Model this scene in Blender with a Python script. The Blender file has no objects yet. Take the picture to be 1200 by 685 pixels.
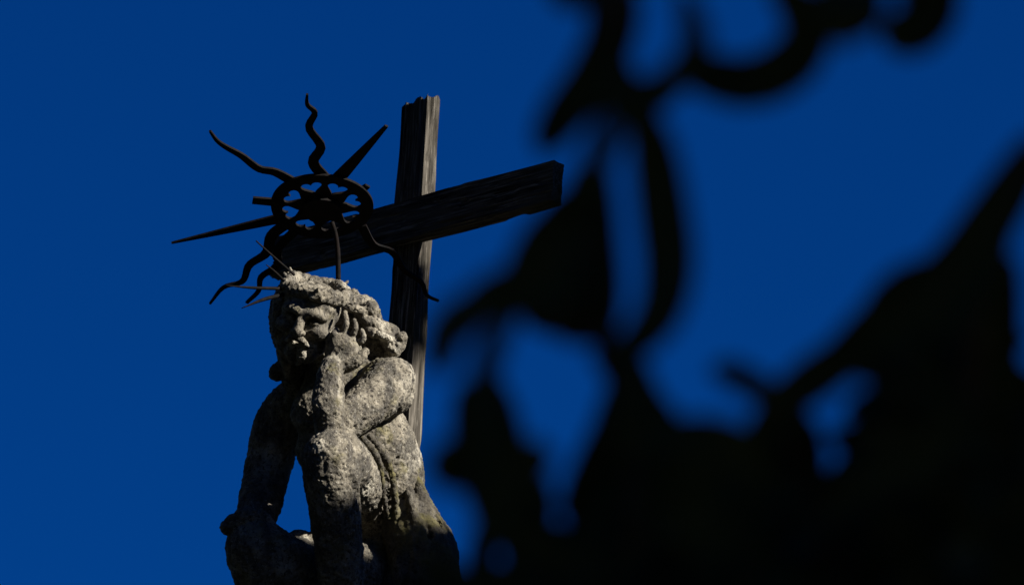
import bpy, bmesh, math, random
import numpy as np
from mathutils import Vector, Matrix

random.seed(7)
rng = np.random.default_rng(7)
SC = bpy.context.scene
COL = SC.collection

# ------------------------------------------------------------------ camera
ELEV = math.radians(24.0)          # the camera looks up at the statue
DIST = 15.0                        # metres to the statue
FPX = 200.0 / 36.0 * 1200.0        # focal length in photo pixels (1200 wide)
CAM = Vector((0.0, -DIST * math.cos(ELEV), 1.6))
AX_R = Vector((1, 0, 0))
AX_U = Vector((0, -math.sin(ELEV), math.cos(ELEV)))
AX_B = Vector((0, -math.cos(ELEV), -math.sin(ELEV)))   # from the scene towards the camera
PX = DIST / FPX                    # metres per photo pixel at the statue

def P(u, v, w=0.0, d=None):
    """photo pixel + distance -> world point (w = metres nearer than the statue's plane)"""
    d = (DIST - w) if d is None else d
    return CAM + AX_R * ((u - 600.0) / FPX * d) + AX_U * ((342.5 - v) / FPX * d) - AX_B * d

cd = bpy.data.cameras.new('camera')
cd.lens = 200.0; cd.sensor_width = 36.0; cd.clip_start = 0.1; cd.clip_end = 5000.0
cd.dof.use_dof = True; cd.dof.focus_distance = DIST - 0.1; cd.dof.aperture_fstop = 4.0
cam = bpy.data.objects.new('camera', cd); COL.objects.link(cam)
cam.matrix_world = Matrix((AX_R, AX_U, AX_B)).transposed().to_4x4()
cam.location = CAM
SC.camera = cam

# ------------------------------------------------------------------ sky and sun
SUN_EL = math.radians(24.0)
SUN_AZ = math.radians(121.0)       # clockwise from +Y
SUN_DIR = Vector((math.sin(SUN_AZ) * math.cos(SUN_EL), math.cos(SUN_AZ) * math.cos(SUN_EL), math.sin(SUN_EL)))
world = bpy.data.worlds.new('World'); SC.world = world; world.use_nodes = True
wn = world.node_tree
bg = wn.nodes['Background']
sky = wn.nodes.new('ShaderNodeTexSky'); sky.sky_type = 'NISHITA'; sky.sun_disc = False
sky.sun_elevation = SUN_EL; sky.sun_rotation = SUN_AZ
sky.altitude = 1500; sky.dust_density = 0.0; sky.ozone_density = 6.0; sky.air_density = 1.0
flt = wn.nodes.new('ShaderNodeMix'); flt.data_type = 'RGBA'; flt.blend_type = 'MULTIPLY'
flt.inputs[0].default_value = 1.0
flt.inputs[7].default_value = (0.006, 0.196, 0.455, 1.0)     # a polarised, deep blue sky all over
wn.links.new(sky.outputs[0], flt.inputs[6])
wn.links.new(flt.outputs[2], bg.inputs[0])
bg.inputs[1].default_value = 0.06
sl = bpy.data.lights.new('sun', 'SUN'); sl.energy = 5.0; sl.angle = math.radians(0.53); sl.color = (1.0, 0.95, 0.87)
sun = bpy.data.objects.new('sun', sl); COL.objects.link(sun)
sun.rotation_euler = SUN_DIR.to_track_quat('Z', 'Y').to_euler()
sun.location = (6, -6, 14)
SC.view_settings.view_transform = 'Standard'; SC.view_settings.look = 'None'
SC.view_settings.exposure = 1.35; SC.view_settings.gamma = 1.0
SC.view_settings.use_curve_mapping = False

# ------------------------------------------------------------------ materials
def new_mat(name):
    m = bpy.data.materials.new(name); m.use_nodes = True
    nt = m.node_tree
    return m, nt, nt.nodes['Principled BSDF']

def N(nt, kind, **kw):
    n = nt.nodes.new(kind)
    for k, v in kw.items():
        if k in n.inputs: n.inputs[k].default_value = v
        else: setattr(n, k, v)
    return n

def ramp(nt, fac, stops):
    r = nt.nodes.new('ShaderNodeValToRGB')
    e = r.color_ramp.elements
    while len(e) < len(stops): e.new(0.5)
    for el, (p, c) in zip(e, stops):
        el.position = p; el.color = (*c, 1.0) if len(c) == 3 else c
    nt.links.new(fac, r.inputs[0])
    return r.outputs[0]

def mix(nt, fac, a, b, mode='MIX'):
    m = nt.nodes.new('ShaderNodeMix'); m.data_type = 'RGBA'; m.blend_type = mode
    for sock, val in ((m.inputs[0], fac), (m.inputs[6], a), (m.inputs[7], b)):
        if hasattr(val, 'links'): nt.links.new(val, sock)
        elif isinstance(val, (int, float)): sock.default_value = val
        else: sock.default_value = (*val, 1.0)
    return m.outputs[2]

def coords(nt, scale=(1, 1, 1)):
    tc = nt.nodes.new('ShaderNodeTexCoord'); mp = nt.nodes.new('ShaderNodeMapping')
    mp.inputs['Scale'].default_value = scale
    nt.links.new(tc.outputs['Object'], mp.inputs[0])
    return mp.outputs[0]

def noise(nt, vec, scale, detail=6.0, rough=0.6):
    n = N(nt, 'ShaderNodeTexNoise', Scale=scale, Detail=detail, Roughness=rough)
    nt.links.new(vec, n.inputs['Vector'])
    return n.outputs['Fac']

def bump(nt, bsdf, height, strength, distance, prev=None):
    b = N(nt, 'ShaderNodeBump', Strength=strength, Distance=distance)
    nt.links.new(height, b.inputs['Height'])
    if prev is not None: nt.links.new(prev, b.inputs['Normal'])
    nt.links.new(b.outputs[0], bsdf.inputs['Normal'])
    return b.outputs[0]

G = lambda g: (g, g, g)

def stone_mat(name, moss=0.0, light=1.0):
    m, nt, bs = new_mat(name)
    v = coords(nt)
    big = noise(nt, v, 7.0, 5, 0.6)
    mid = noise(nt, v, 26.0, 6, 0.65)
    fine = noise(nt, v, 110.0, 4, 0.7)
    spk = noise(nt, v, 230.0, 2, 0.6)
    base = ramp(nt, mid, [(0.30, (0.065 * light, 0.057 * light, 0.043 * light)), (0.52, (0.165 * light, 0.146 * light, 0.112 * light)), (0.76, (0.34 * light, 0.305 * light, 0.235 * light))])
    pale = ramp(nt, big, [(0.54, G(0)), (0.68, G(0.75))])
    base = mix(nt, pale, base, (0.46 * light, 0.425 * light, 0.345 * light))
    streak = ramp(nt, noise(nt, coords(nt, (1, 1, 0.16)), 34.0, 4, 0.6), [(0.36, G(0.8)), (0.50, G(0))])
    base = mix(nt, streak, base, (0.055, 0.050, 0.043))
    crust = ramp(nt, noise(nt, v, 10.0, 6, 0.7), [(0.40, G(0.85)), (0.50, G(0))])
    base = mix(nt, crust, base, (0.05, 0.046, 0.039))
    dark = ramp(nt, fine, [(0.37, G(0.95)), (0.49, G(0))])
    base = mix(nt, dark, base, (0.025, 0.022, 0.019))
    lich = ramp(nt, spk, [(0.63, G(0)), (0.72, G(0.5))])
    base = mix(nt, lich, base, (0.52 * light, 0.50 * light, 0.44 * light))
    if moss > 0:
        mo = ramp(nt, noise(nt, v, 9.0, 6, 0.65), [(0.62 - 0.24 * moss, G(0)), (0.76 - 0.24 * moss, G(0.9))])
        mcol = mix(nt, fine, (0.05, 0.05, 0.022), (0.16, 0.135, 0.05))
        base = mix(nt, mo, base, mcol)
    nt.links.new(base, bs.inputs['Base Color'])
    bs.inputs['Roughness'].default_value = 0.95
    bs.inputs['Specular IOR Level'].default_value = 0.15
    n1 = bump(nt, bs, mid, 0.6, 0.007)
    n2 = bump(nt, bs, fine, 0.85, 0.006, n1)
    bump(nt, bs, spk, 0.5, 0.002, n2)
    return m

def wood_mat():
    m, nt, bs = new_mat('weathered_oak')
    v = coords(nt, (1, 1, 0.045))
    g1 = noise(nt, v, 150.0, 6, 0.7)
    g2 = noise(nt, v, 420.0, 3, 0.6)
    big = noise(nt, coords(nt, (1, 1, 0.3)), 14.0, 4, 0.6)
    c = ramp(nt, g1, [(0.40, (0.004, 0.0035, 0.003)), (0.52, (0.028, 0.025, 0.021)), (0.66, (0.18, 0.163, 0.135))])
    c = mix(nt, ramp(nt, big, [(0.35, G(0.6)), (0.6, G(0))]), c, (0.09, 0.08, 0.065))
    nt.links.new(c, bs.inputs['Base Color'])
    bs.inputs['Roughness'].default_value = 0.95; bs.inputs['Specular IOR Level'].default_value = 0.02
    n1 = bump(nt, bs, g1, 0.5, 0.004)
    bump(nt, bs, g2, 0.4, 0.0015, n1)
    return m

def iron_mat():
    m, nt, bs = new_mat('rusted_iron')
    v = coords(nt)
    n = noise(nt, v, 60.0, 6, 0.65)
    nt.links.new(ramp(nt, n, [(0.4, (0.003, 0.003, 0.003)), (0.7, (0.010, 0.007, 0.006))]), bs.inputs['Base Color'])
    bs.inputs['Roughness'].default_value = 0.75; bs.inputs['Metallic'].default_value = 0.0
    bs.inputs['Specular IOR Level'].default_value = 0.06
    bump(nt, bs, n, 0.4, 0.002)
    return m

def leaf_mat(name, a, b):
    m, nt, bs = new_mat(name)
    v = coords(nt)
    n = noise(nt, v, 30.0, 3, 0.5)
    nt.links.new(mix(nt, n, a, b), bs.inputs['Base Color'])
    bs.inputs['Roughness'].default_value = 0.7; bs.inputs['Specular IOR Level'].default_value = 0.15
    return m

def bark_mat():
    m, nt, bs = new_mat('bark')
    v = coords(nt, (1, 1, 0.25))
    n = noise(nt, v, 40.0, 6, 0.7)
    nt.links.new(ramp(nt, n, [(0.35, (0.018, 0.014, 0.010)), (0.65, (0.07, 0.055, 0.042))]), bs.inputs['Base Color'])
    bs.inputs['Roughness'].default_value = 0.95
    bump(nt, bs, n, 0.8, 0.02)
    return m

def grass_mat():
    m, nt, bs = new_mat('lawn')
    v = coords(nt)
    n = noise(nt, v, 3.0, 8, 0.7)
    nt.links.new(ramp(nt, n, [(0.3, (0.010, 0.012, 0.006)), (0.7, (0.022, 0.026, 0.012))]), bs.inputs['Base Color'])
    bs.inputs['Roughness'].default_value = 1.0
    bump(nt, bs, n, 0.6, 0.05)
    return m

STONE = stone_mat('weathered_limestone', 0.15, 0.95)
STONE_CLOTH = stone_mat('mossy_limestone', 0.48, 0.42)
STONE_CROWN = stone_mat('pale_limestone', 0.0, 1.0)
WOOD = wood_mat(); IRON = iron_mat(); BARK = bark_mat(); LAWN = grass_mat()
LEAF = leaf_mat('dark_leaf', (0.022, 0.034, 0.012), (0.04, 0.055, 0.02))
LEAF2 = leaf_mat('tree_leaf', (0.020, 0.028, 0.010), (0.034, 0.045, 0.017))

# ------------------------------------------------------------------ helpers
def mesh_obj(name, verts, faces, mat, parent=None, smooth=False):
    me = bpy.data.meshes.new(name)
    me.from_pydata([tuple(v) for v in verts], [], [tuple(f) for f in faces])
    me.update()
    if smooth: me.shade_smooth()
    me.materials.append(mat)
    o = bpy.data.objects.new(name, me); COL.objects.link(o)
    if parent is not None: o.parent = parent
    return o

def big_mesh(name, V, Q, mat, parent=None, smooth=True):
    """numpy verts (n,3), faces (m,k)"""
    me = bpy.data.meshes.new(name)
    k = Q.shape[1]
    me.vertices.add(len(V)); me.vertices.foreach_set('co', np.ascontiguousarray(V, dtype=np.float32).ravel())
    me.loops.add(Q.size); me.loops.foreach_set('vertex_index', np.ascontiguousarray(Q, dtype=np.int32).ravel())
    me.polygons.add(len(Q)); me.polygons.foreach_set('loop_start', np.arange(0, Q.size, k, dtype=np.int32))
    me.update(calc_edges=True); me.validate()
    if smooth: me.shade_smooth()
    me.materials.append(mat)
    o = bpy.data.objects.new(name, me); COL.objects.link(o)
    if parent is not None: o.parent = parent
    return o

def thing(name, loc, label, cat, group=None):
    o = bpy.data.objects.new(name, None); COL.objects.link(o)
    o.empty_display_size = 0.1; o.location = loc
    o['label'] = label; o['category'] = cat
    if group: o['group'] = group
    return o

def catmull(pts, n):
    """pts list of tuples (any dim) -> n samples"""
    p = np.array(pts, float)
    p = np.vstack([2 * p[0] - p[1], p, 2 * p[-1] - p[-2]])
    m = len(pts) - 1
    out = []
    for t in np.linspace(0, m, n):
        i = min(int(t), m - 1); f = t - i
        a, b, c, d = p[i:i + 4]
        out.append(0.5 * (2 * b + (c - a) * f + (2 * a - 5 * b + 4 * c - d) * f * f + (3 * b - a - 3 * c + d) * f ** 3))
    return np.array(out)

def tube_data(path, radii, sides=8):
    """world path (n,3), radii (n) -> verts, faces"""
    path = [Vector(p) for p in path]
    V, F = [], []
    nrm = None
    for i, p in enumerate(path):
        t = (path[min(i + 1, len(path) - 1)] - path[max(i - 1, 0)]).normalized()
        if nrm is None: nrm = t.orthogonal().normalized()
        nrm = (nrm - t * nrm.dot(t)).normalized()
        b = t.cross(nrm)
        for k in range(sides):
            a = 2 * math.pi * k / sides
            V.append(p + (nrm * math.cos(a) + b * math.sin(a)) * radii[i])
    for i in range(len(path) - 1):
        for k in range(sides):
            k2 = (k + 1) % sides
            F.append((i * sides + k, i * sides + k2, (i + 1) * sides + k2, (i + 1) * sides + k))
    F.append(tuple(range(sides))[::-1]); F.append(tuple((len(path) - 1) * sides + k for k in range(sides)))
    return V, F

# value noise (vectorised)
LAT = rng.random((64, 64, 64)).astype(np.float32)
def vnoise(p):
    i = np.floor(p).astype(np.int64); f = (p - i).astype(np.float32)
    f = f * f * (3 - 2 * f); i &= 63; j = (i + 1) & 63
    x, y, z = f[:, 0], f[:, 1], f[:, 2]
    def L(a, b, c): return LAT[a, b, c]
    x00 = L(i[:, 0], i[:, 1], i[:, 2]) * (1 - x) + L(j[:, 0], i[:, 1], i[:, 2]) * x
    x10 = L(i[:, 0], j[:, 1], i[:, 2]) * (1 - x) + L(j[:, 0], j[:, 1], i[:, 2]) * x
    x01 = L(i[:, 0], i[:, 1], j[:, 2]) * (1 - x) + L(j[:, 0], i[:, 1], j[:, 2]) * x
    x11 = L(i[:, 0], j[:, 1], j[:, 2]) * (1 - x) + L(j[:, 0], j[:, 1], j[:, 2]) * x
    return ((x00 * (1 - y) + x10 * y) * (1 - z) + (x01 * (1 - y) + x11 * y) * z) - 0.5

def fbm(p, oct=4):
    s = 0; a = 1.0
    for o in range(oct):
        s = s + a * vnoise(p * 2.03 ** o + 17.3 * o); a *= 0.55
    return s

# ------------------------------------------------------------------ signed-distance sculpting
class Sculpt:
    def __init__(self, pmin, pmax, h):
        self.h = h; self.o = np.array(pmin, np.float32)
        self.n = np.ceil((np.array(pmax) - np.array(pmin)) / h).astype(int) + 1
        self.F = np.full(self.n, 0.06, np.float32)
        self.ax = [self.o[i] + h * np.arange(self.n[i], dtype=np.float32) for i in range(3)]
    def window(self, lo, hi):
        a = np.clip(np.floor((lo - self.o) / self.h).astype(int), 0, self.n)
        b = np.clip(np.ceil((hi - self.o) / self.h).astype(int) + 1, 0, self.n)
        if np.any(b <= a): return None
        s = tuple(slice(x, y) for x, y in zip(a, b))
        return s, self.ax[0][s[0]][:, None, None], self.ax[1][s[1]][None, :, None], self.ax[2][s[2]][None, None, :]
    def _blend(self, s, d, k, sub):
        A = self.F[s]
        if sub:
            nd = -d
            if k > 0:
                hh = np.maximum(k - np.abs(A - nd), 0) / k
                self.F[s] = np.maximum(A, nd) + hh * hh * k * 0.25
            else: self.F[s] = np.maximum(A, nd)
        else:
            if k > 0:
                hh = np.maximum(k - np.abs(A - d), 0) / k
                self.F[s] = np.minimum(A, d) - hh * hh * k * 0.25
            else: self.F[s] = np.minimum(A, d)
    def cone(self, a, b, ra, rb, k=0.01, sub=False):
        a = np.array(a, np.float32); b = np.array(b, np.float32)
        m = max(ra, rb) + k + 0.02
        w = self.window(np.minimum(a, b) - m, np.maximum(a, b) + m)
        if w is None: return
        s, X, Y, Z = w
        ab = b - a; L2 = float(ab @ ab) + 1e-12
        x, y, z = X - a[0], Y - a[1], Z - a[2]
        t = np.clip((x * ab[0] + y * ab[1] + z * ab[2]) / L2, 0, 1)
        d = np.sqrt((x - t * ab[0]) ** 2 + (y - t * ab[1]) ** 2 + (z - t * ab[2]) ** 2) - (ra + (rb - ra) * t)
        self._blend(s, d, k, sub)
    def tube(self, pts, rad, k=0.01, n=14, sub=False):
        q = catmull([(*p, r) for p, r in zip(pts, rad)], n)
        for i in range(n - 1):
            self.cone(q[i, :3], q[i + 1, :3], max(q[i, 3], 1e-4), max(q[i + 1, 3], 1e-4), k, sub)
    def ell(self, c, axes, r, k=0.01, sub=False):
        """axes: three unit vectors, r: three radii"""
        c = np.array(c, np.float32); m = max(r) + k + 0.02
        w = self.window(c - m, c + m)
        if w is None: return
        s, X, Y, Z = w
        x, y, z = X - c[0], Y - c[1], Z - c[2]
        k0 = 0; k1 = 0
        for ax, rr in zip(axes, r):
            q = x * ax[0] + y * ax[1] + z * ax[2]
            k0 = k0 + (q / rr) ** 2; k1 = k1 + (q / (rr * rr)) ** 2
        k0 = np.sqrt(k0); k1 = np.sqrt(k1) + 1e-9
        self._blend(s, k0 * (k0 - 1) / k1, k, sub)
    def mesh(self):
        F = self.F; ins = F < 0
        c = np.zeros(tuple(self.n - 1), np.int8)
        for dx in (0, 1):
            for dy in (0, 1):
                for dz in (0, 1):
                    c += ins[dx:self.n[0] - 1 + dx, dy:self.n[1] - 1 + dy, dz:self.n[2] - 1 + dz]
        cells = np.argwhere((c > 0) & (c < 8))
        idx = np.full(c.shape, -1, np.int32); idx[tuple(cells.T)] = np.arange(len(cells))
        acc = np.zeros((len(cells), 3), np.float32); cnt = np.zeros(len(cells), np.float32)
        cor = [(x, y, z) for x in (0, 1) for y in (0, 1) for z in (0, 1)]
        for A in cor:
            for axi in range(3):
                if A[axi]: continue
                B = list(A); B[axi] = 1
                fa = F[cells[:, 0] + A[0], cells[:, 1] + A[1], cells[:, 2] + A[2]]
                fb = F[cells[:, 0] + B[0], cells[:, 1] + B[1], cells[:, 2] + B[2]]
                m = (fa < 0) != (fb < 0)
                t = np.where(m, fa / (fa - fb + 1e-12), 0)
                p = np.tile(np.array(A, np.float32), (len(cells), 1)); p[:, axi] = t
                acc[m] += p[m]; cnt[m] += 1
        V = self.o + self.h * (cells + acc / cnt[:, None])
        Q = []
        for axi in range(3):
            s0 = [slice(1, n - 1) for n in self.n]; s1 = list(s0)
            s0[axi] = slice(0, self.n[axi] - 1); s1[axi] = slice(1, self.n[axi])
            a = ins[tuple(s0)]; b = ins[tuple(s1)]
            off = np.array([1, 1, 1]); off[axi] = 0
            for flip in (False, True):
                e = np.argwhere((a & ~b) if not flip else (~a & b)) + off
                o1, o2 = [k for k in range(3) if k != axi]
                def get(d1, d2):
                    q = e.copy(); q[:, o1] += d1; q[:, o2] += d2
                    return idx[tuple(q.T)]
                q = np.stack([get(-1, -1), get(0, -1), get(0, 0), get(-1, 0)], 1)
                if flip ^ (axi == 1): q = q[:, ::-1]
                Q.append(q)
        return V, np.vstack(Q)

def normals(V, Q):
    n = np.cross(V[Q[:, 2]] - V[Q[:, 0]], V[Q[:, 3]] - V[Q[:, 1]])
    out = np.zeros_like(V)
    for k in range(4): np.add.at(out, Q[:, k], n)
    return out / (np.linalg.norm(out, axis=1, keepdims=True) + 1e-12)

def weather(V, Q, amp=1.0):
    """erosion: broad wear, lumps and sharp pits"""
    n = normals(V, Q)
    d = 0.008 * fbm(V * 16, 3) + 0.0045 * fbm(V * 70, 3) + 0.005 * vnoise(V * 190)
    pit = fbm(V * 120 + 5, 2)
    d -= 0.005 * np.clip((pit - 0.2) / 0.25, 0, 1)
    bigpit = fbm(V * 45 + 31, 2)
    d -= 0.007 * np.clip((bigpit - 0.40) / 0.2, 0, 1)
    return V + n * (d * amp)[:, None].astype(np.float32)

# ------------------------------------------------------------------ ground
gs = 400.0
ground = mesh_obj('ground', [(-gs, -gs, 0), (gs, -gs, 0), (gs, gs, 0), (-gs, gs, 0)], [(0, 1, 2, 3)], LAWN)
ground['kind'] = 'structure'

# ------------------------------------------------------------------ statue
SX = lambda px: px * PX
def to_local(p): return np.array(p, float)

seatP = P(430, 760, -0.02)
ROOT = Vector((seatP.x, seatP.y, P(430, 905, 0.0).z))
statue = thing('seated_statue', ROOT, 'weathered grey limestone seated figure resting its cheek on one hand', 'statue')

def L(u, v, w=0.0):
    return np.array(P(u, v, w) - ROOT)

R3 = np.array(AX_R); U3 = np.array(AX_U); B3 = np.array(AX_B)
def unit(v): v = np.array(v, float); return v / np.linalg.norm(v)
def C2W(r, u, b): return R3 * r + U3 * u + B3 * b

# head frame
HC = L(361, 372, 0.13)
hf = unit(C2W(-0.20, -0.14, 0.96))
hu = unit(C2W(0.26, 0.96, 0.0)); hu = unit(hu - hf * (hu @ hf))
hl = unit(np.cross(hu, hf))                   # his left (picture right)
def Hd(l, u, f): return HC + hl * l + hu * u + hf * f
HAX = (hl, hu, hf)

lo = np.array([9e9] * 3); hi = -lo
for u, v in ((235, 305), (560, 305), (235, 1010), (560, 1010)):
    for w in (-0.36, 0.46):
        q = L(u, v, w); lo = np.minimum(lo, q); hi = np.maximum(hi, q)
S = Sculpt(lo, hi, 0.0030)
kk = 0.03
# torso, leaning forward
S.tube([L(398, 440, -0.03), L(408, 480, -0.03), L(440, 540, -0.06), L(450, 610, -0.14), L(450, 680, -0.16)],
       [SX(40), SX(50), SX(50), SX(46), SX(48)], kk, 10)
S.cone(L(345, 475, -0.13), L(452, 455, 0.04), SX(30), SX(32), kk)               # shoulder girdle
S.ell(L(372, 482, 0.03), (R3, U3, B3), (SX(32), SX(30), 0.06), 0.02)            # chest
# neck
S.cone(L(400, 440, 0.02), L(378, 400, 0.07), SX(22), SX(22), 0.025)
# left arm
S.tube([L(455, 449, 0.07), L(440, 466, 0.13), L(412, 487, 0.20), L(388, 506, 0.25)], [SX(31), SX(26), SX(22.5), SX(17)], 0.010, 9)
S.cone(L(464, 442, 0.05), L(463, 464, 0.06), SX(20), SX(21), 0.02)              # deltoid
S.tube([L(387, 502, 0.255), L(384, 476, 0.255), L(386, 450, 0.235), L(388, 430, 0.215)], [SX(17), SX(18.5), SX(16), SX(12.5)], 0.006, 9)
# left hand, back of the hand towards the camera, thumb on the right
S.ell(L(403, 409, 0.178), (unit(C2W(0.80, 0.60, 0)), unit(C2W(-0.60, 0.80, 0)), B3), (SX(19.5), SX(24), 0.032), 0.008)
S.cone(L(401, 424, 0.19), L(408, 410, 0.19), SX(13), SX(12), 0.010)
S.cone(L(389, 434, 0.195), L(396, 419, 0.178), SX(13), SX(15), 0.008)
fr = 0.0080
for base, mid, tip in (((415, 405), (426, 396), (424, 387)), ((409, 398), (417, 385), (415, 375)), ((400, 394), (406, 379), (404, 366)), ((390, 398), (391, 391), (394, 386))):
    S.tube([L(*base, 0.180), L(*mid, 0.194), L(*tip, 0.176)], [fr * 1.2, fr, fr * 0.8], 0.001, 7)
S.tube([L(405, 429, 0.190), L(417, 424, 0.200), L(428, 412, 0.195)], [0.017, 0.0135, 0.0105], 0.006, 7)
# right arm
S.tube([L(338, 478, -0.15), L(325, 505, -0.15), L(314, 548, -0.14), L(305, 590, -0.05), L(296, 622, 0.06)], [SX(28), SX(27), SX(26), SX(24), SX(20)], 0.015, 12)
S.ell(L(292, 625, 0.09), (R3, U3, B3), (SX(20), SX(16), 0.05), 0.015)
# left leg: thigh comes at the camera, shin goes down
S.tube([L(424, 590, -0.06), L(414, 560, 0.10), L(394, 538, 0.26)], [SX(30), SX(31), SX(34)], 0.010, 9)
S.ell(L(374, 522, 0.00), (R3, U3, B3), (SX(27), SX(34), 0.08), 0.02)           # belly
S.tube([L(387, 538, 0.285), L(390, 575, 0.285), L(396, 630, 0.27), L(402, 720, 0.24), L(404, 880, 0.20)], [SX(33), SX(30), SX(28), SX(24), SX(18)], 0.012, 14)
S.cone(L(404, 895, 0.20), L(385, 915, 0.36), SX(18), SX(13), 0.02)              # left foot
S.tube([L(405, 550, 0.37), L(416, 566, 0.33), L(424, 592, 0.29), L(430, 630, 0.26)], [SX(2), SX(4), SX(5), SX(6)], 0.010, 9, sub=True)   # crease behind the knee
S.cone(L(363, 478, 0.25), L(363, 497, 0.27), SX(7), SX(8), 0.008, sub=True)      # hollow between forearm and chest
# right leg
S.tube([L(425, 676, -0.08), L(350, 672, 0.13), L(301, 644, 0.18)], [SX(44), SX(39), SX(33)], 0.02, 9)
S.tube([L(299, 642, 0.18), L(312, 700, 0.17), L(318, 790, 0.14), L(324, 880, 0.10)], [SX(33), SX(27), SX(24), SX(18)], 0.02, 12)
S.cone(L(324, 890, 0.10), L(296, 908, 0.24), SX(18), SX(13), 0.02)
S.tube([L(322, 622, 0.16), L(304, 607, 0.17), L(288, 605, 0.19), L(266, 617, 0.19)], [SX(7), SX(9), SX(10), SX(9)], 0.008, 8)   # rucked cloth on the knee
S.tube([L(336, 634, 0.11), L(350, 628, 0.12), L(372, 630, 0.10)], [SX(5), SX(7), SX(5)], 0.006, 6)
# head
S.ell(Hd(0, 0.022, -0.020), HAX, (0.074, 0.072, 0.086), 0.0)
S.ell(Hd(0, -0.012, 0.016), HAX, (0.066, 0.064, 0.058), 0.02)
S.ell(Hd(0, 0.046, 0.030), HAX, (0.062, 0.030, 0.048), 0.02)                    # forehead
for s in (-1, 1):
    S.tube([Hd(s * 0.006, 0.024, 0.078), Hd(s * 0.030, 0.030, 0.074), Hd(s * 0.054, 0.020, 0.050)], [0.012, 0.013, 0.010], 0.006, 7)   # brow
    S.ell(Hd(s * 0.046, -0.020, 0.048), HAX, (0.025, 0.020, 0.027), 0.010)      # cheek
    S.ell(Hd(s * 0.030, 0.006, 0.082), HAX, (0.021, 0.0145, 0.030), 0.003, sub=True)
    S.ell(Hd(s * 0.032, 0.003, 0.061), HAX, (0.0135, 0.0090, 0.013), 0.001)     # eyeball
    S.cone(Hd(s * 0.020, -0.007, 0.070), Hd(s * 0.045, -0.006, 0.062), 0.0045, 0.004, 0.002)
    S.tube([Hd(s * 0.016, -0.022, 0.090), Hd(s * 0.026, -0.036, 0.084), Hd(s * 0.034, -0.052, 0.070)], [0.005, 0.007, 0.006], 0.004, 6, sub=True)   # furrow beside the mouth
    S.tube([Hd(0, -0.040, 0.088), Hd(s * 0.013, -0.043, 0.085), Hd(s * 0.028, -0.058, 0.068)], [0.0065, 0.0085, 0.0055], 0.002, 6)                  # moustache
    S.ell(Hd(s * 0.012, -0.026, 0.086), HAX, (0.0085, 0.0075, 0.011), 0.003)
S.cone(Hd(0, 0.026, 0.074), Hd(0, -0.022, 0.098), 0.0090, 0.0135, 0.004)        # nose
S.cone(Hd(-0.014, -0.054, 0.088), Hd(0.014, -0.054, 0.088), 0.005, 0.005, 0.003, sub=True)
S.cone(Hd(-0.010, -0.061, 0.070), Hd(0.010, -0.061, 0.070), 0.007, 0.007, 0.003)
# forked, curling beard
for s in (-1, 1):
    S.tube([Hd(s * 0.012, -0.070, 0.058), Hd(s * 0.016, -0.090, 0.052), Hd(s * 0.010, -0.116, 0.040)], [0.013, 0.014, 0.008], 0.003, 7)
    S.tube([Hd(s * 0.034, -0.060, 0.044), Hd(s * 0.036, -0.084, 0.038), Hd(s * 0.026, -0.108, 0.028)], [0.014, 0.014, 0.009], 0.003, 7)
    S.tube([Hd(s * 0.056, -0.034, 0.010), Hd(s * 0.050, -0.066, 0.014), Hd(s * 0.036, -0.096, 0.014)], [0.014, 0.016, 0.011], 0.004, 7)
V, Q = S.mesh()
facew = np.clip((np.linalg.norm(V - (HC + hf * 0.06), axis=1) - 0.07) / 0.05, 0, 1)
handw = np.clip((np.linalg.norm(V - L(404, 396, 0.175), axis=1) - 0.05) / 0.05, 0, 1)
V = weather(V, Q, 0.26 + 0.50 * np.minimum(facew + 0.15, handw).clip(0, 1))
body = big_mesh('body', V, Q, STONE, statue)
del S

# hair: wavy locks on both sides
def part_grid(u0, v0, u1, v1, w0, w1, h):
    lo = np.array([9e9] * 3); hi = -lo
    for u, v in ((u0, v0), (u1, v0), (u0, v1), (u1, v1)):
        for w in (w0, w1):
            q = L(u, v, w); lo = np.minimum(lo, q); hi = np.maximum(hi, q)
    return Sculpt(lo, hi, h)
S = part_grid(300, 315, 495, 460, -0.16, 0.30, 0.003)
rr = random.Random(3)
def lock(pts, r, kx=0.003):
    S.tube([L(*p) for p in pts], r, kx, 16)
# shadowed side
S.tube([L(336, 345, 0.05), L(330, 375, 0.06), L(338, 410, 0.03), L(346, 445, -0.06)], [SX(15), SX(12), SX(13), SX(17)], 0.01, 10)
for i in range(7):
    o = i * 1.0
    lock([(334 - o, 340 + o, 0.12 - 0.02 * i), (327 - 0.6 * o, 365, 0.13 - 0.025 * i), (330 - 0.6 * o + rr.uniform(-2, 2), 390, 0.12 - 0.022 * i),
          (334 - 0.4 * o, 412, 0.09 - 0.02 * i), (339 - 0.5 * o, 440, 0.05 - 0.015 * i)], [0.016, 0.017, 0.017, 0.016, 0.012])
lock([(338, 422, 0.02), (328, 432, 0.02), (324, 436, 0.02), (328, 441, 0.02)], [0.014, 0.018, 0.018, 0.012])
# mass of hair at the nape
S.ell(L(412, 385, -0.05), (unit(C2W(0.75, -0.66, 0)), unit(C2W(0.66, 0.75, 0)), B3), (SX(48), SX(26), 0.05), 0.015)
S.ell(L(440, 408, -0.06), (R3, U3, B3), (SX(24), SX(22), 0.05), 0.02)
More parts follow.
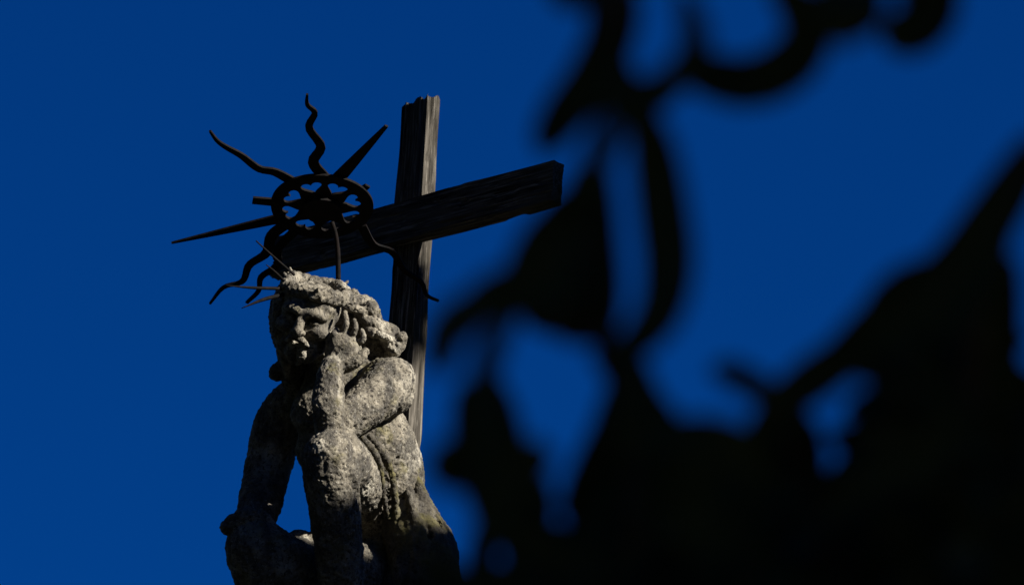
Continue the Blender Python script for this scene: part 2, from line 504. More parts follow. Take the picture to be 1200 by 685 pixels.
# lit side, curls falling back over the shoulder
for i in range(8):
    a = i / 7.0
    ph = rr.uniform(0, 6.28); pts = []; rad = []
    for j in range(9):
        f = j / 8.0
        cu, cv = 408 + 56 * f + 8 * a * (1 - f), 348 + 10 * (1 - a) + 56 * f ** 1.15 - 8 * a
        wv = 4.2 * math.sin(ph + f * 11.0)
        pts.append((cu + 0.66 * wv, cv - 0.75 * wv, 0.03 - 0.09 * a + 0.014 * math.cos(ph + f * 11.0)))
        rad.append(0.0125 * (1.0 - 0.25 * abs(f - 0.45)))
    S.tube([L(*p) for p in pts], rad, 0.003, 26)
for c_, r_ in (((467, 405), 9), ((462, 412), 9), ((456, 399), 10), ((434, 362), 11), ((470, 396), 7)):
    S.ell(L(*c_, 0.005), (R3, U3, B3), (SX(r_), SX(r_), 0.03), 0.006)
for p0, p1, r_ in (((448, 399, .05), (459, 406, .045), .007), ((425, 372, .05), (440, 385, .05), .006), ((462, 392, .04), (471, 402, .03), .005), ((418, 360, .06), (428, 366, .06), .005), ((436, 372, .05), (446, 378, .05), .006), ((446, 384, .05), (452, 392, .05), .005), ((440, 394, .05), (446, 404, .04), .007)):
    S.cone(L(*p0), L(*p1), r_, r_, 0.004, sub=True)
V, Q = S.mesh(); V = weather(V, Q, 0.8)
big_mesh('hair', V, Q, STONE, statue)

# twisted crown
S = part_grid(300, 300, 470, 400, -0.14, 0.32, 0.003)
CR = []
for i in range(73):
    t = 2 * math.pi * i / 72
    wob = 0.006 * math.sin(5 * t)
    CR.append((t, Hd((0.076 + wob) * math.sin(t), 0.076 + 0.004 * math.sin(3 * t + 1), -0.020 + (0.088 + wob) * math.cos(t))))
for s in range(3):
    pts = []
    for t, c in CR:
        rad = unit(c - Hd(0, 0.076, -0.020)); ph = 7 * t + s * 2 * math.pi / 3
        pts.append(c + rad * 0.008 * math.cos(ph) + hu * 0.0105 * math.sin(ph))
    for i in range(72):
        S.cone(pts[i], pts[i + 1], 0.0100, 0.0100, 0.002)
for i in range(18):      # knots and stubs of broken thorns
    t, c = CR[rr.randrange(72)]
    rad = unit(c - Hd(0, 0.076, -0.020))
    e = c + rad * rr.uniform(0.010, 0.024) + hu * rr.uniform(-0.012, 0.022)
    S.cone(c, e, 0.009, 0.004, 0.003)
for du, dv in ((358, 328), (371, 334), (386, 338), (402, 345), (345, 324), (420, 350)):
    S.cone(L(du, dv, 0.26), L(du, dv, 0.20), 0.0055, 0.0055, 0.002, sub=True)
V, Q = S.mesh(); V = weather(V, Q, 0.55)
crown = big_mesh('crown_of_thorns', V, Q, STONE_CROWN, statue)
# long thin thorns still sticking out
def spike(name, pts, r, mat, parent, origin, n=10):
    q = catmull([tuple(np.array(P(*p) - origin)) for p in pts], n)
    rad = np.interp(np.linspace(0, 1, n), np.linspace(0, 1, len(r)), r)
    Vv, Ff = tube_data(q, rad, 7)
    return mesh_obj(name, Vv, Ff, mat, parent, True)
for pts, r in (([(345, 322, 0.20), (322, 302, 0.23), (300, 282, 0.25)], [0.0036, 0.0030, 0.0018]),
               ([(330, 338, 0.18), (295, 337, 0.22), (263, 334, 0.25)], [0.0050, 0.0040, 0.0010]),
               ([(332, 345, 0.18), (308, 351, 0.22), (283, 361, 0.25)], [0.0058, 0.0050, 0.0010]),
               ([(334, 330, 0.16), (322, 318, 0.18), (312, 310, 0.2)], [0.004, 0.003, 0.0012])):
    spike('thorn', pts, r, IRON, crown, ROOT)

# robe folded round the hips
S = part_grid(405, 480, 580, 1000, -0.34, 0.26, 0.0042)
S.tube([L(468, 580, -0.08), L(487, 630, -0.03), L(497, 680, 0.01), L(497, 760, 0.0)], [SX(30), SX(35), SX(40), SX(48)], 0.02, 9)
S.ell(L(503, 652, -0.07), (R3, U3, B3), (SX(35), SX(46), 0.10), 0.025)
S.tube([L(490, 720, -0.05), L(480, 800, -0.05), L(470, 930, -0.04)], [SX(66), SX(64), SX(60)], 0.02, 6)
folds = [([(424, 512, .150), (438, 528, .13), (447, 552, .10), (450, 580, .05), (456, 615, .0)], 3.6),
         ([(434, 511, .120), (450, 533, .09), (460, 560, .06), (464, 600, .02), (468, 640, .0)], 4.4),
         ([(478, 572, .00), (486, 605, .03), (492, 650, .04), (490, 720, .05)], 6.0),
         ([(487, 560, -.03), (502, 600, -.01), (514, 645, .0), (516, 700, .0)], 7.0),
         ([(486, 566, -.07), (508, 604, -.08), (524, 650, -.08), (528, 720, -.08)], 7.0)]
for pts, r in folds:
    S.tube([L(*p) for p in pts], [SX(r) * 0.8] + [SX(r)] * (len(pts) - 2) + [SX(r) * 1.2], 0.006, 16)
for pts in ([(474, 600, .06), (478, 640, .08), (474, 690, .08)], [(498, 596, .03), (504, 635, .05), (504, 690, .05)], [(512, 606, -.01), (518, 645, .0), (520, 690, .0)]):
    S.tube([L(*p) for p in pts], [SX(3), SX(4.5), SX(4)], 0.006, 10, sub=True)
V, Q = S.mesh(); V = weather(V, Q, 0.8)
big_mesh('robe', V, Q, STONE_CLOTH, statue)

# rock the figure sits on
S = part_grid(330, 690, 600, 1000, -0.42, 0.2, 0.008)
rb = L(460, 905, -0.10)
for i in range(16):
    a = rr.uniform(0, 6.28); q = rb + np.array([0.13 * math.cos(a), 0.12 * math.sin(a), rr.uniform(0.03, 0.30)])
    S.ell(q, (np.array([1., 0, 0]), np.array([0., 1, 0]), np.array([0., 0, 1])), (0.11, 0.11, 0.10), 0.02)
V, Q = S.mesh(); V = weather(V, Q, 1.2)
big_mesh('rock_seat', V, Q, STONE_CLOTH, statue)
del S

# ------------------------------------------------------------------ column that carries the statue
BASEZ = ROOT.z - 0.02
colm = thing('stone_column', (ROOT.x, ROOT.y - 0.0, 0), 'tall round limestone column under the seated figure', 'column')
def lathe(name, prof, seg, parent, mat, sq=False):
    Vv, Ff = [], []
    for r, z in prof:
        for k in range(seg):
            a = 2 * math.pi * (k + 0.5) / seg
            Vv.append((r * math.cos(a), r * math.sin(a), z))
    for i in range(len(prof) - 1):
        for k in range(seg):
            k2 = (k + 1) % seg
            Ff.append((i * seg + k, i * seg + k2, (i + 1) * seg + k2, (i + 1) * seg + k))
    Ff.append(tuple(range(seg))[::-1]); Ff.append(tuple((len(prof) - 1) * seg + k for k in range(seg)))
    return mesh_obj(name, Vv, Ff, mat, parent)
top = BASEZ
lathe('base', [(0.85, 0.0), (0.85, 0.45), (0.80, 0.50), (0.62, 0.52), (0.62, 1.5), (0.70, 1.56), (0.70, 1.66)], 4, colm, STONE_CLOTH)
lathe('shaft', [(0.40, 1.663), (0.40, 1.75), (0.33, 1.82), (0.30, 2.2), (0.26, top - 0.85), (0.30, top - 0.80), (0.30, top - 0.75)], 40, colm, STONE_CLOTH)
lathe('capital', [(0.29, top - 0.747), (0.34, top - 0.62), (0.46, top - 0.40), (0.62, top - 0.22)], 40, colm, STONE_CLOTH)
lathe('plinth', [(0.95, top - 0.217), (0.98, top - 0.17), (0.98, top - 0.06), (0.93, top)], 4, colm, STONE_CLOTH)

# ------------------------------------------------------------------ wooden cross
PSI = math.radians(39.5); LEAN = math.radians(3.7)
bdir = Vector((math.cos(PSI), -math.sin(PSI), 0)); updir = Vector((0, 0, 1))
axB = bdir * math.cos(LEAN) - updir * math.sin(LEAN)      # along the beam, to the right
axP = updir * math.cos(LEAN) + bdir * math.sin(LEAN)      # along the post, up
axF = axP.cross(axB) * -1.0                               # away/front, set below
axF = axB.cross(axP); axF = axF if axF.dot(AX_B) > 0 else -axF
XC = P(477, 263, -0.42)                                   # crossing, post front face
post_len_dn = (XC.z - BASEZ) / axP.z
cross = thing('wooden_cross', XC - axP * post_len_dn, 'dark weathered timber cross behind the seated figure, split grain', 'cross')

def timber(name, length, wid, dep, jag0, jag1, seed, taper=0.0):
    """a beam along +Z from 0 to length, subdivided, with grain furrows and ragged ends; local X width, Y depth"""
    nz = max(40, int(length / 0.012)); nw = 26; nd = 14
    ring = []
    for i in range(nw): ring.append((-0.5 + i / nw, -0.5))
    for i in range(nd): ring.append((0.5, -0.5 + i / nd))
    for i in range(nw): ring.append((0.5 - i / nw, 0.5))
    for i in range(nd): ring.append((-0.5, 0.5 - i / nd))
    ring = np.array(ring); k = len(ring)
    zs = np.linspace(0, length, nz)
    W = wid * (1 + taper * (zs / length - 0.5))
    x = ring[None, :, 0] * W[:, None]; y = np.tile(ring[None, :, 1] * dep, (nz, 1)); z = np.tile(zs[:, None], (1, k))
    ox = np.sign(ring[:, 0]) * (np.abs(ring[:, 0]) > 0.499); oy = np.sign(ring[:, 1]) * (np.abs(ring[:, 1]) > 0.499)
    p = np.stack([x, y, z], -1).reshape(-1, 3)
    g = vnoise(p * np.array([110, 110, 4.0]) + seed * 3.7) + 0.6 * vnoise(p * np.array([230, 230, 9.0]) + seed)
    crack = np.clip((g - 0.22) / 0.2, 0, 1)
    wave = vnoise(p * np.array([9, 9, 5.0]) + seed * 1.3)
    chip = np.clip(vnoise(p * np.array([40, 40, 22.0]) + seed * 2.1) - 0.2, 0, 1)
    dd = (0.003 * g - 0.007 * crack + 0.006 * wave - 0.02 * chip).reshape(nz, k)
    x = x + ox[None] * dd; y = y + oy[None] * dd
    sp = vnoise(np.stack([ring[:, 0] * wid * 60, ring[:, 1] * dep * 60, np.zeros(k)], -1) + seed) + 0.8 * ring[:, 0] + 0.3 * vnoise(np.stack([ring[:, 0] * wid * 300, ring[:, 1] * dep * 300, np.zeros(k)], -1))
    fz = zs / length
    z = z + np.where(fz[:, None] > 1 - 0.1, (fz[:, None] - 0.9) * 10, 0) * (jag1 * sp)[None] + np.where(fz[:, None] < 0.1, (0.1 - fz[:, None]) * 10, 0) * (jag0 * sp)[None]
    Vv = np.stack([x, y, z], -1).reshape(-1, 3)
    i = np.arange(nz - 1)[:, None] * k; j = np.arange(k)[None]; j2 = (j + 1) % k
    Q = np.stack([i + j, i + j2, i + k + j2, i + k + j], -1).reshape(-1, 4)
    me = bpy.data.meshes.new(name)
    faces = [tuple(q) for q in Q]
    vl = [tuple(v) for v in Vv]
    for base, rev in ((0, True), ((nz - 1) * k, False)):       # end grain: fan to a sunken middle
        c = Vv[base:base + k].mean(0); c[2] += 0.006 if rev else -0.008
        vl.append(tuple(c)); ci = len(vl) - 1
        for a in range(k):
            b = (a + 1) % k
            faces.append((base + b, base + a, ci) if rev else (base + a, base + b, ci))
    me.from_pydata(vl, [], faces); me.update(); me.materials.append(WOOD)
    o = bpy.data.objects.new(name, me); COL.objects.link(o)
    return o

def frame(o, parent, origin, x, y, z):
    M = Matrix((x, y, z)).transposed().to_4x4(); M.translation = origin - parent.location
    o.parent = parent; o.matrix_local = M

W_P, D_P, D_B = 0.096, 0.052, 0.046
up_len = 0.366
post = timber('post', post_len_dn + up_len, W_P, D_P, 0.0, 0.032, 4.0, -0.05)
frame(post, cross, XC - axP * post_len_dn - axF * (D_P / 2), axB, -axF, axP)
beam = timber('beam', 1.0, 0.116, D_B, 0.03, 0.004, 9.0, 0.06)
frame(beam, cross, XC - axB * 0.468 - axF * (D_B / 2 - 0.030), axP, axF, axB)

# ------------------------------------------------------------------ iron sunburst over the head
HW = 0.03
HCN = P(377, 240, HW)
tilt = math.radians(53.0)                       # plate tipped so that its underside shows
hn = (AX_B * math.cos(tilt) - AX_U * math.sin(tilt)).normalized()     # faces down, to the camera
hx = AX_R.copy(); hy = hn.cross(hx).normalized()
if hy.dot(AX_U) < 0: hy = -hy
halo = thing('sunburst_halo', HCN, 'black wrought iron sunburst halo with wavy and straight rays above the head', 'halo')
def on_plate(u, v, off=0.0):
    d = (P(u, v, 0) - CAM).normalized()
    t = (HCN + hn * off - CAM).dot(hn) / d.dot(hn)
    return CAM + d * t - HCN
def plate(name, outline_pts, holes=(), thick=0.006, parent=halo, off=0.0):
    """flat polygon given in plate coordinates (metres), extruded"""
    bm = bmesh.new()
    loops = [outline_pts] + list(holes)
    edges = []
    for lp in loops:
        vs = [bm.verts.new(tuple(hx * p[0] + hy * p[1] + hn * off)) for p in lp]
        for i in range(len(vs)): edges.append(bm.edges.new((vs[i], vs[(i + 1) % len(vs)])))
    bmesh.ops.triangle_fill(bm, edges=edges, use_beauty=True, use_dissolve=False)
    ret = bmesh.ops.extrude_face_region(bm, geom=bm.faces[:])
    bmesh.ops.translate(bm, vec=hn * thick, verts=[g for g in ret['geom'] if isinstance(g, bmesh.types.BMVert)])
    bmesh.ops.recalc_face_normals(bm, faces=bm.faces[:])
    me = bpy.data.meshes.new(name); bm.to_mesh(me); bm.free(); me.materials.append(IRON)
    o = bpy.data.objects.new(name, me); COL.objects.link(o); o.parent = parent
    return o
RO = 60 * PX
def circ(r, n=72, wob=0.0):
    return [(r * (1 + wob * math.sin(3 * t + 1)) * math.cos(t), r * (1 + wob * math.sin(3 * t + 1)) * math.sin(t)) for t in [2 * math.pi * i / n for i in range(n)]]
holes = []
NH = 8
for i in range(NH):       # heart shaped cut-outs, cusp outwards
    a0 = 2 * math.pi * (i + 0.35) / NH
    hp = []
    for j in range(28):
        t = 2 * math.pi * j / 28
        xx = 16 * math.sin(t) ** 3; yy = 13 * math.cos(t) - 5 * math.cos(2 * t) - 2 * math.cos(3 * t) - math.cos(4 * t)
        s = RO / 60 * 0.93
        rx = xx * s * 0.86; ry = RO * 0.60 + (yy + 2) * s * 0.78
        hp.append((math.cos(a0) * ry - math.sin(a0) * rx, math.sin(a0) * ry + math.cos(a0) * rx))
    holes.append(hp)
plate('ring_plate', circ(RO, 80, 0.012), holes, 0.007)
# hub rosette: dished disc
hub = plate('hub', circ(RO * 0.36, 32, 0.05), (), 0.018, halo, 0.004)
# rays
def ray(pts, w0, w1, wig=0):
    """centre line in photo pixels lying in the plate; half widths in metres"""
    c = np.array([tuple(on_plate(*p)) for p in pts])
    q = catmull([tuple(r) for r in c], 26 if len(pts) > 2 else 12)
    n = len(q); le, ri = [], []
    for i in range(n):
        t = Vector(q[min(i + 1, n - 1)] - q[max(i - 1, 0)]).normalized(); s = hn.cross(t)
        f = i / (n - 1); w = w0 + (w1 - w0) * f ** 1.15
        p = Vector(q[i]); le.append(p + s * w); ri.append(p - s * w)
    ol = le + ri[::-1]
    ol = [(p.dot(hx), p.dot(hy)) for p in ol]
    return plate('ray', ol, (), 0.006, halo, -0.0075)
k = PX
ray([(341, 213), (322, 203), (303, 199), (283, 184), (265, 174), (254, 166), (246, 155)], 6.5 * k, 1.3 * k)
ray([(379, 208), (367, 191), (376, 173), (362, 151), (369, 134), (360, 124), (360, 112)], 7.0 * k, 1.3 * k)
ray([(394, 213), (453, 149)], 8.5 * k, 2.0 * k)
ray([(330, 239), (296, 236)], 6.5 * k, 6.0 * k)
ray([(334, 256), (201, 286)], 8.0 * k, 0.8 * k)
ray([(336, 263), (318, 278), (312, 298), (292, 312), (284, 331), (262, 338), (246, 357)], 7.5 * k, 1.2 * k)
ray([(348, 270), (326, 292), (325, 312), (306, 326), (303, 342), (289, 356)], 6 * k, 1.8 * k)
ray([(424, 266), (437, 288), (460, 297), (474, 318), (494, 332), (500, 347), (514, 354)], 5.5 * k, 1.2 * k)
ray([(418, 228), (431, 219)], 6 * k, 3.5 * k)
# rod that carries it, from the crown
rp = [tuple(P(396.5, 334, 0.035) - HCN), tuple(P(396, 300, 0.035) - HCN), tuple(P(394, 278, 0.04) - HCN), tuple(P(389, 260, HW + 0.02) - HCN)]
q = catmull(rp, 12)
Vv, Ff = tube_data(q, [0.0068] * 6 + [0.0060] * 6, 8)
mesh_obj('support_rod', Vv, Ff, IRON, halo, True)

# ------------------------------------------------------------------ trees
def blade(path, w, cup=0.15, face=None, nseg=14):
    """leaf blade along a world path (list of Vector), half width w, facing 'face'"""
    q = [Vector(p) for p in catmull([tuple(p) for p in path], nseg)]
    V, F = [], []
    face = AX_B if face is None else face
    for i, p in enumerate(q):
        t = (q[min(i + 1, nseg - 1)] - q[max(i - 1, 0)]).normalized()
        s = t.cross(face).normalized(); up = s.cross(t)
        f = i / (nseg - 1)
        ww = w * max(0.06, (math.sin(math.pi * min(1, f * 0.94 + 0.06))) ** 0.36)
        for j in (-1, -0.5, 0, 0.5, 1):
            V.append(p + s * ww * j + up * (cup * ww * j * j))
    for i in range(nseg - 1):
        for j in range(4):
            a = i * 5 + j
            F.append((a, a + 1, a + 6, a + 5))
    n = len(V)                                    # a thin underside gives it thickness
    V2 = [v - face * 0.0006 for v in V]
    F2 = [tuple(reversed([a + n for a in f])) for f in F]
    return V + V2, F + F2

def branchlet(name, pts, r0, r1, parent, sides=7, n=14):
    q = catmull([tuple(p) for p in pts], n)
    V, F = tube_data([Vector(x) - parent.location for x in q], np.linspace(r0, r1, n), sides)
    return mesh_obj(name, V, F, BARK, parent, True)

# --- the drooping branch with curled leaves, close to the lens
def FP(u, v, d=5.0): return P(u, v, d=d)
tA = thing('drooping_tree', (1.55, -9.6, 0), 'slender dark tree whose hanging twigs carry narrow curling leaves', 'tree')
branchlet('trunk', [Vector((1.55, -9.6, 0)), Vector((1.52, -9.58, 1.6)), Vector((1.50, -9.5, 3.0)), Vector((1.30, -9.35, 4.2)), Vector((0.8, -9.2, 4.7))], 0.075, 0.03, tA, 10, 20)
branchlet('limb', [Vector((0.8, -9.2, 4.7)), FP(1020, -160), FP(850, -90), FP(740, -30), FP(715, 40), FP(728, 105), FP(738, 140)], 0.022, 0.006, tA, 8, 24)
branchlet('twig', [FP(728, 105), FP(706, 160), FP(697, 230), FP(700, 330), FP(712, 415), FP(735, 470), FP(742, 560), FP(740, 660)], 0.005, 0.004, tA, 7, 20)
branchlet('twig', [FP(712, 415), FP(680, 385), FP(640, 350), FP(590, 355), FP(545, 400)], 0.004, 0.003, tA, 7, 14)
branchlet('twig', [FP(850, -90), FP(925, -50), FP(1000, -60), FP(1050, -20)], 0.006, 0.003, tA, 7, 12)
curl = [  # (path px, half width px, distance)
    ([(735, -10), (718, 40), (692, 95), (660, 135), (630, 180)], 22, 5.0),
    ([(706, -40), (712, 20), (708, 70), (736, 112), (772, 108), (800, 88)], 19, 5.1),
    ([(725, 118), (770, 104), (806, 76), (815, 40), (796, -20)], 15, 4.6),
    ([(790, 66), (830, 88), (880, 97), (925, 76), (945, 40), (932, 4), (900, -30)], 23, 5.05),
    ([(735, 115), (715, 150), (700, 190), (692, 240)], 14, 4.6),
    ([(752, 130), (766, 180), (777, 250), (783, 320), (765, 380), (715, 422)], 23, 4.9),
    ([(693, 195), (690, 280), (696, 350), (702, 410)], 26, 5.1),
    ([(690, 225), (665, 280), (635, 330), (622, 380)], 36, 5.0),
    ([(680, 270), (630, 325), (575, 345), (515, 395)], 19, 4.7),
    ([(680, 300), (655, 340), (645, 395)], 32, 5.15),
    ([(700, 300), (680, 350), (690, 405)], 30, 5.0),
    ([(560, 350), (525, 385), (512, 440)], 17, 4.6),
    ([(605, 350), (572, 420), (566, 500), (590, 590)], 13, 4.6),
    ([(562, 445), (570, 500), (584, 570), (600, 650)], 30, 5.2),
    ([(700, 405), (730, 430), (748, 480), (735, 540)], 20, 5.0),
    ([(742, 450), (738, 510), (712, 560), (668, 620)], 34, 5.2),
    ([(745, 460), (762, 520), (772, 590), (774, 650)], 32, 5.1),
    ([(500, 540), (535, 545), (580, 565)], 24, 4.7),
    ([(640, 520), (600, 570), (560, 640)], 20, 4.7),
    ([(755, 512), (800, 508), (850, 510), (890, 530)], 16, 4.8),
    ([(1000, -40), (996, 10), (1012, 48)], 30, 4.7),
    ([(1090, -50), (1088, 5), (1062, 34), (1036, 20)], 27, 5.1),
    ([(650, -40), (672, -14), (704, -6)], 20, 4.9),
]
for pts, hw, d in curl:
    w = 1.45 * hw / FPX * d
    path = [FP(u, v, d + 0.02 * math.sin(i * 1.7 + u)) - tA.location for i, (u, v) in enumerate(pts)]
    V, F = blade(path, w, 0.25)
    mesh_obj('leaf', V, F, LEAF, tA, True)

# --- the bushy tree in the lower right corner
tB = thing('bushy_tree', (1.0, -9.0, 0), 'dark bushy young tree with a dense leafy top and a slanting shoot', 'tree')
branchlet('trunk', [Vector((1.0, -9.0, 0)), Vector((0.98, -9.0, 1.2)), Vector((0.9, -9.02, 2.3)), FP(1010, 760, 5.2)], 0.06, 0.03, tB, 10, 16)
branchlet('limb', [FP(1010, 760, 5.2), FP(960, 640, 5.2), FP(930, 540, 5.15), FP(915, 470, 5.1), FP(850, 438, 5.0)], 0.016, 0.006, tB, 8, 14)
branchlet('limb', [FP(1010, 760, 5.2), FP(1110, 620, 5.2), FP(1130, 480, 5.15), FP(1140, 380, 5.1), FP(1165, 270, 5.05), FP(1220, 160, 5.0)], 0.022, 0.007, tB, 8, 16)
branchlet('limb', [FP(1010, 760, 5.2), FP(850, 690, 5.3), FP(720, 660, 5.3), FP(620, 640, 5.2)], 0.014, 0.005, tB, 8, 12)
shoots = [
    ([(1215, 165), (1170, 235), (1120, 300), (1060, 345)], 26, 5.05),
    ([(1210, 190), (1165, 260), (1140, 330)], 26, 5.1),
    ([(1110, 310), (1060, 345), (1020, 385), (965, 440), (905, 490)], 26, 5.1),
    ([(1120, 320), (1065, 340), (1035, 380), (1040, 430)], 30, 5.15),
    ([(930, 475), (890, 455), (860, 438), (832, 432)], 17, 5.0),
    ([(1000, 400), (940, 450), (900, 500), (870, 560)], 24, 5.1),
    ([(1195, 480), (1150, 420), (1130, 350)], 36, 5.2),
    ([(1100, 330), (1090, 420), (1070, 500), (1050, 580)], 34, 5.2),
    ([(1150, 350), (1120, 430), (1130, 530)], 40, 5.25),
    ([(1180, 300), (1175, 380), (1180, 470)], 22, 5.1),
    ([(920, 480), (930, 540), (930, 620)], 36, 5.3),
    ([(1170, 270), (1130, 325), (1100, 400)], 34, 5.0),
    ([(1190, 210), (1130, 300), (1070, 360)], 20, 4.2),
    ([(1110, 330), (1040, 390), (960, 470)], 16, 4.2),
    ([(800, 640), (830, 580), (880, 555)], 24, 4.4),
    ([(1120, 500), (1080, 540), (1010, 560)], 24, 4.5),
    ([(900, 560), (850, 545), (800, 560), (770, 600)], 22, 5.0),
]
for pts, hw, d in shoots:
    w = 1.12 * hw / FPX * d
    path = [FP(u, v, d + 0.02 * math.sin(i * 1.7 + u)) - tB.location for i, (u, v) in enumerate(pts)]
    V, F = blade(path, w, 0.25)
    mesh_obj('leaf', V, F, LEAF, tB, True)
# shared leaf shapes for the dense mass
protos = []
for i in range(6):
    rr2 = random.Random(i)
    ln = rr2.uniform(0.06, 0.095); bend = rr2.uniform(-0.03, 0.03)
    V, F = blade([Vector((0, 0, 0)), Vector((bend * 0.6, 0.01, ln * 0.5)), Vector((bend, rr2.uniform(-0.03, 0.02), ln))], ln * rr2.uniform(0.17, 0.24), 0.3, Vector((0, -1, 0)), 8)
    me = bpy.data.meshes.new('leaf'); me.from_pydata([tuple(v) for v in V], [], F); me.update(); me.shade_smooth(); me.materials.append(LEAF)
    protos.append(me)
def inside(u, v, poly):
    c = False; n = len(poly)
    for i in range(n):
        (x1, y1), (x2, y2) = poly[i], poly[i - 1]
        if (y1 > v) != (y2 > v) and u < (x2 - x1) * (v - y1) / (y2 - y1) + x1: c = not c
    return c
poly = [(530, 740), (550, 670), (640, 650), (690, 625), (740, 590), (800, 610), (850, 600), (900, 550), (960, 580), (1010, 580), (1080, 490), (1070, 400), (1095, 390), (1150, 380), (1180, 430), (1180, 510), (1215, 520), (1215, 740)]
rl = random.Random(11)
cnt = 0
while cnt < 285:
    u, v = rl.uniform(550, 1220), rl.uniform(320, 760)
    if not inside(u, v, poly): continue
    if (u - 1045) ** 2 + (v - 602) ** 2 < 26 ** 2 : continue
    d = rl.uniform(5.0, 5.7)
    o = bpy.data.objects.new('leaf', rl.choice(protos)); COL.objects.link(o); o.parent = tB
    o.location = FP(u, v, d) - tB.location
    o.rotation_euler = (rl.uniform(-0.6, 0.6), rl.uniform(-2.6, 2.6), rl.uniform(-0.7, 0.7))
    s = rl.uniform(0.8, 1.25); o.scale = (s, s, s)
    cnt += 1

# the leaves behind and between them, too many to tell apart
allV, allF = [], []
while len(allF) < 560:
    u, v = rl.uniform(540, 1230), rl.uniform(320, 800)
    if not inside(u, v - 55, poly): continue
    if (u - 1045) ** 2 + (v - 602) ** 2 < 34 ** 2: continue
    c = FP(u, v, rl.uniform(5.2, 6.0)) - tB.location
    a_ = Vector((rl.uniform(-1, 1), rl.uniform(-0.5, 0.5), rl.uniform(-1, 1))).normalized(); b_ = a_.cross(Vector((rl.uniform(-.4, .4), -1, rl.uniform(-.4, .4)))).normalized()
    h_ = rl.uniform(0.03, 0.048); n0 = len(allV)
    allV += [c - a_ * h_, c - a_ * h_ * 0.3 + b_ * h_ * 0.42, c + a_ * h_ * 0.4 + b_ * h_ * 0.34, c + a_ * h_, c + a_ * h_ * 0.4 - b_ * h_ * 0.34, c - a_ * h_ * 0.3 - b_ * h_ * 0.42]
    allF.append(tuple(range(n0, n0 + 6)))
ff = mesh_obj('foliage', allV, allF, LEAF, tB); ff['kind'] = 'stuff'

# --- tall trees outside the frame that shade the garden
def leaf_cloud(centers, radii, n, size, seed, reject=None):
    g = np.random.default_rng(seed)
    c = np.array(centers); r = np.array(radii)
    pick = g.choice(len(c), n, p=(r ** 2) / (r ** 2).sum())
    dirs = g.normal(size=(n, 3)); dirs /= np.linalg.norm(dirs, axis=1, keepdims=True)
    p = c[pick] + dirs * (r[pick] * g.random(n) ** 0.45)[:, None]
    if reject is not None: p = p[~reject(p)]
    n = len(p)
    a = g.normal(size=(n, 3)); a /= np.linalg.norm(a, axis=1, keepdims=True)
    b = np.cross(a, g.normal(size=(n, 3))); b /= np.linalg.norm(b, axis=1, keepdims=True)
    s = size * g.uniform(0.7, 1.3, n)[:, None]
    V = np.stack([p - a * s, p + b * s * 0.45, p + a * s, p - b * s * 0.45], 1).reshape(-1, 3)
    return V, np.arange(4 * n).reshape(-1, 4)

def tall_tree(name, base, height, centers, radii, n, size, seed, label, reject=None, tuft=None):
    t = thing(name, base, label, 'tree')
    b = Vector(base)
    cs = [Vector(c) for c in centers]
    topc = max(cs, key=lambda c: c.z)
    branchlet('trunk', [b, b + Vector((0.05, 0.03, height * 0.25)), b + Vector((-0.05, 0.06, height * 0.5)), b + (topc - b) * 0.85], 0.24, 0.05, t, 12, 16)
    if tuft is not None:                  # a long side limb that ends in a tuft of leaves
        branchlet('limb', [b + Vector((0, 0, height * 0.55)), tuft + sh * 2.3 - sv * 0.6, tuft + sh * 1.0 + sv * 0.45, tuft], 0.05, 0.01, t, 7, 18)
        centers = list(centers) + [tuple(tuft)] * 3; radii = list(radii) + [0.3] * 3
    for c in cs:
        st = b + Vector((0, 0.03, min(c.z * 0.75, height * 0.6)))
        branchlet('limb', [st, st.lerp(c, 0.5) + Vector((0, 0, 0.15)), c], 0.06, 0.02, t, 7, 8)
    V, Q = leaf_cloud([tuple(Vector(c) - b) for c in centers], radii, n, size, seed, None if reject is None else (lambda p: reject(p + np.array(b))))
    cr = big_mesh('crown', V, Q, LEAF2, t, False); cr['kind'] = 'stuff'
    return t
# sun-aligned axes, to see where a crown's shade falls
sh = SUN_DIR.cross(Vector((0, 0, 1))).normalized(); sv = sh.cross(SUN_DIR).normalized()
A_sh, A_sv = np.array(sh), np.array(sv)
e1 = np.array(P(397, 655, 0.29)); e2 = np.array(P(515, 660, 0.02)); e3 = np.array(P(300, 640, 0.08))
lim1, lim2 = e1 @ A_sv + 0.05, e2 @ A_sv + 0.09
a1, a2 = e1 @ A_sh, e2 @ A_sh
be = np.array(P(655, 217, -0.10))                   # a tuft of leaves shades the beam's end
b_sh, b_sv = be @ A_sh, be @ A_sv
def keep_statue_lit(p):
    a = p @ A_sh; b = p @ A_sv
    wob = 0.05 * np.sin(a * 9.0)
    return (b > np.clip(lim1 + (a - a1) / (a2 - a1) * (lim2 - lim1), lim1 - 0.05, lim2 + 0.05) + wob) & ~(((a - b_sh) ** 2 + (b - b_sv) ** 2) < 0.11 ** 2)
cB = P(430, 900, 0.0)
cs = []
for k_ in range(26):
    t_ = rl.uniform(4.2, 7.0)
    cs.append(Vector(cB) + SUN_DIR * t_ + sh * rl.uniform(-1.7, 1.7) + sv * rl.uniform(-1.7, 0.05))
tuft = P(655, 217, -0.10) + SUN_DIR * 4.6
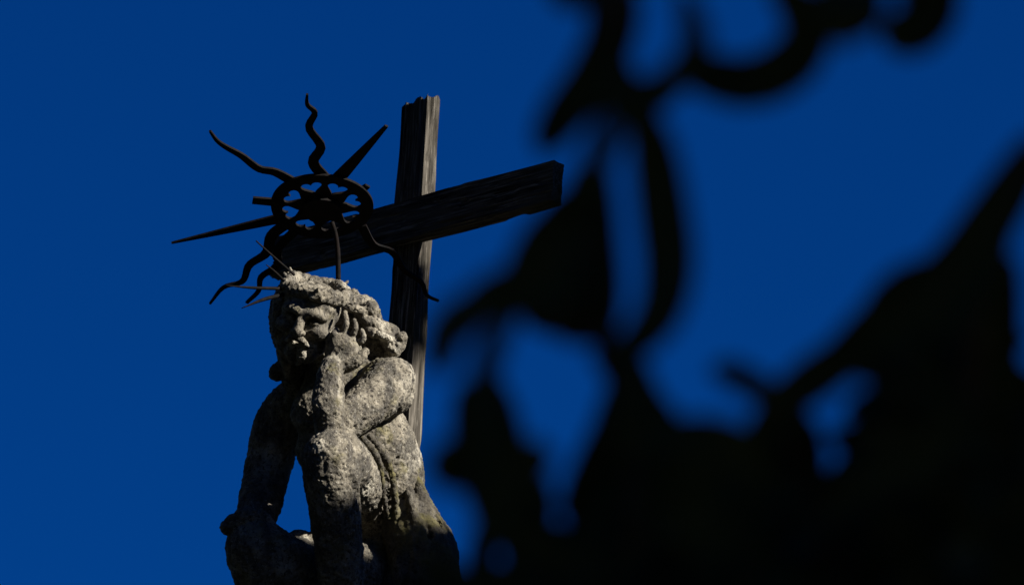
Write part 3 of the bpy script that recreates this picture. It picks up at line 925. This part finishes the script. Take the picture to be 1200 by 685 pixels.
bb = Vector(cB) + SUN_DIR * 5.6
tall_tree('shade_tree', (bb.x, bb.y, 0), bb.z, [tuple(c) for c in cs], [0.75] * len(cs), 42000, 0.085, 5, 'tall broad tree with a dense crown on the sunny side of the column', keep_statue_lit, tuft)
# a leafy tree beside the path keeps the near twigs in shade
cs = [(4.4 + rl.uniform(-1.2, 1.5), -12.0 + rl.uniform(-2.2, 2.2), rl.uniform(3.2, 8.0)) for k_ in range(26)]
tall_tree('path_tree', (5.0, -12.2, 0), 8.0, cs, [1.25] * len(cs), 12000, 0.13, 6, 'dense dark tree shading the twigs beside the path')
# unseen trees, added behind and left of the camera to dim the sky fill
SPOTS = [(-9, 3), (-10.5, -4), (-9, -11), (-6.5, -19), (-0.5, -23), (6.5, -20), (-14, -1), (-13.5, -9), (-11, -17)]
for n_, (x, y) in enumerate(SPOTS):
    h_ = rl.uniform(15, 18)
    cs = [(x + rl.uniform(-2.2, 2.2), y + rl.uniform(-2.2, 2.2), rl.uniform(4.5, h_)) for k_ in range(16)]
    t_ = tall_tree('sky_screen_tree', (x, y, 0), h_, cs, [1.9] * 16, 5200, 0.24, 20 + n_, 'tall dark leafy tree, unseen, added to block sky light')
    t_['group'] = 'unseen trees added to block sky light'
# unseen lower trees, added on the sunny side to keep the ground in shade
hs = Vector((SUN_DIR.x, SUN_DIR.y, 0)).normalized(); hp_ = Vector((-hs.y, hs.x, 0))
for n_, (D_, l_) in enumerate([(13, -20), (11.5, -14), (13, -8), (12, -2), (13.5, 4), (12, 10), (13, 16)]):
    c = Vector((ROOT.x, ROOT.y, 0)) + hs * D_ + hp_ * l_
    cs = [(c.x + rl.uniform(-2.4, 2.4), c.y + rl.uniform(-2.4, 2.4), rl.uniform(2.8, 7.6)) for k_ in range(14)]
    t_ = tall_tree('ground_shade_tree', (c.x, c.y, 0), 7.5, cs, [1.7] * 14, 4200, 0.22, 50 + n_, 'low round dark tree, unseen, added to shade the ground')
    t_['group'] = 'unseen low trees added to shade the ground'
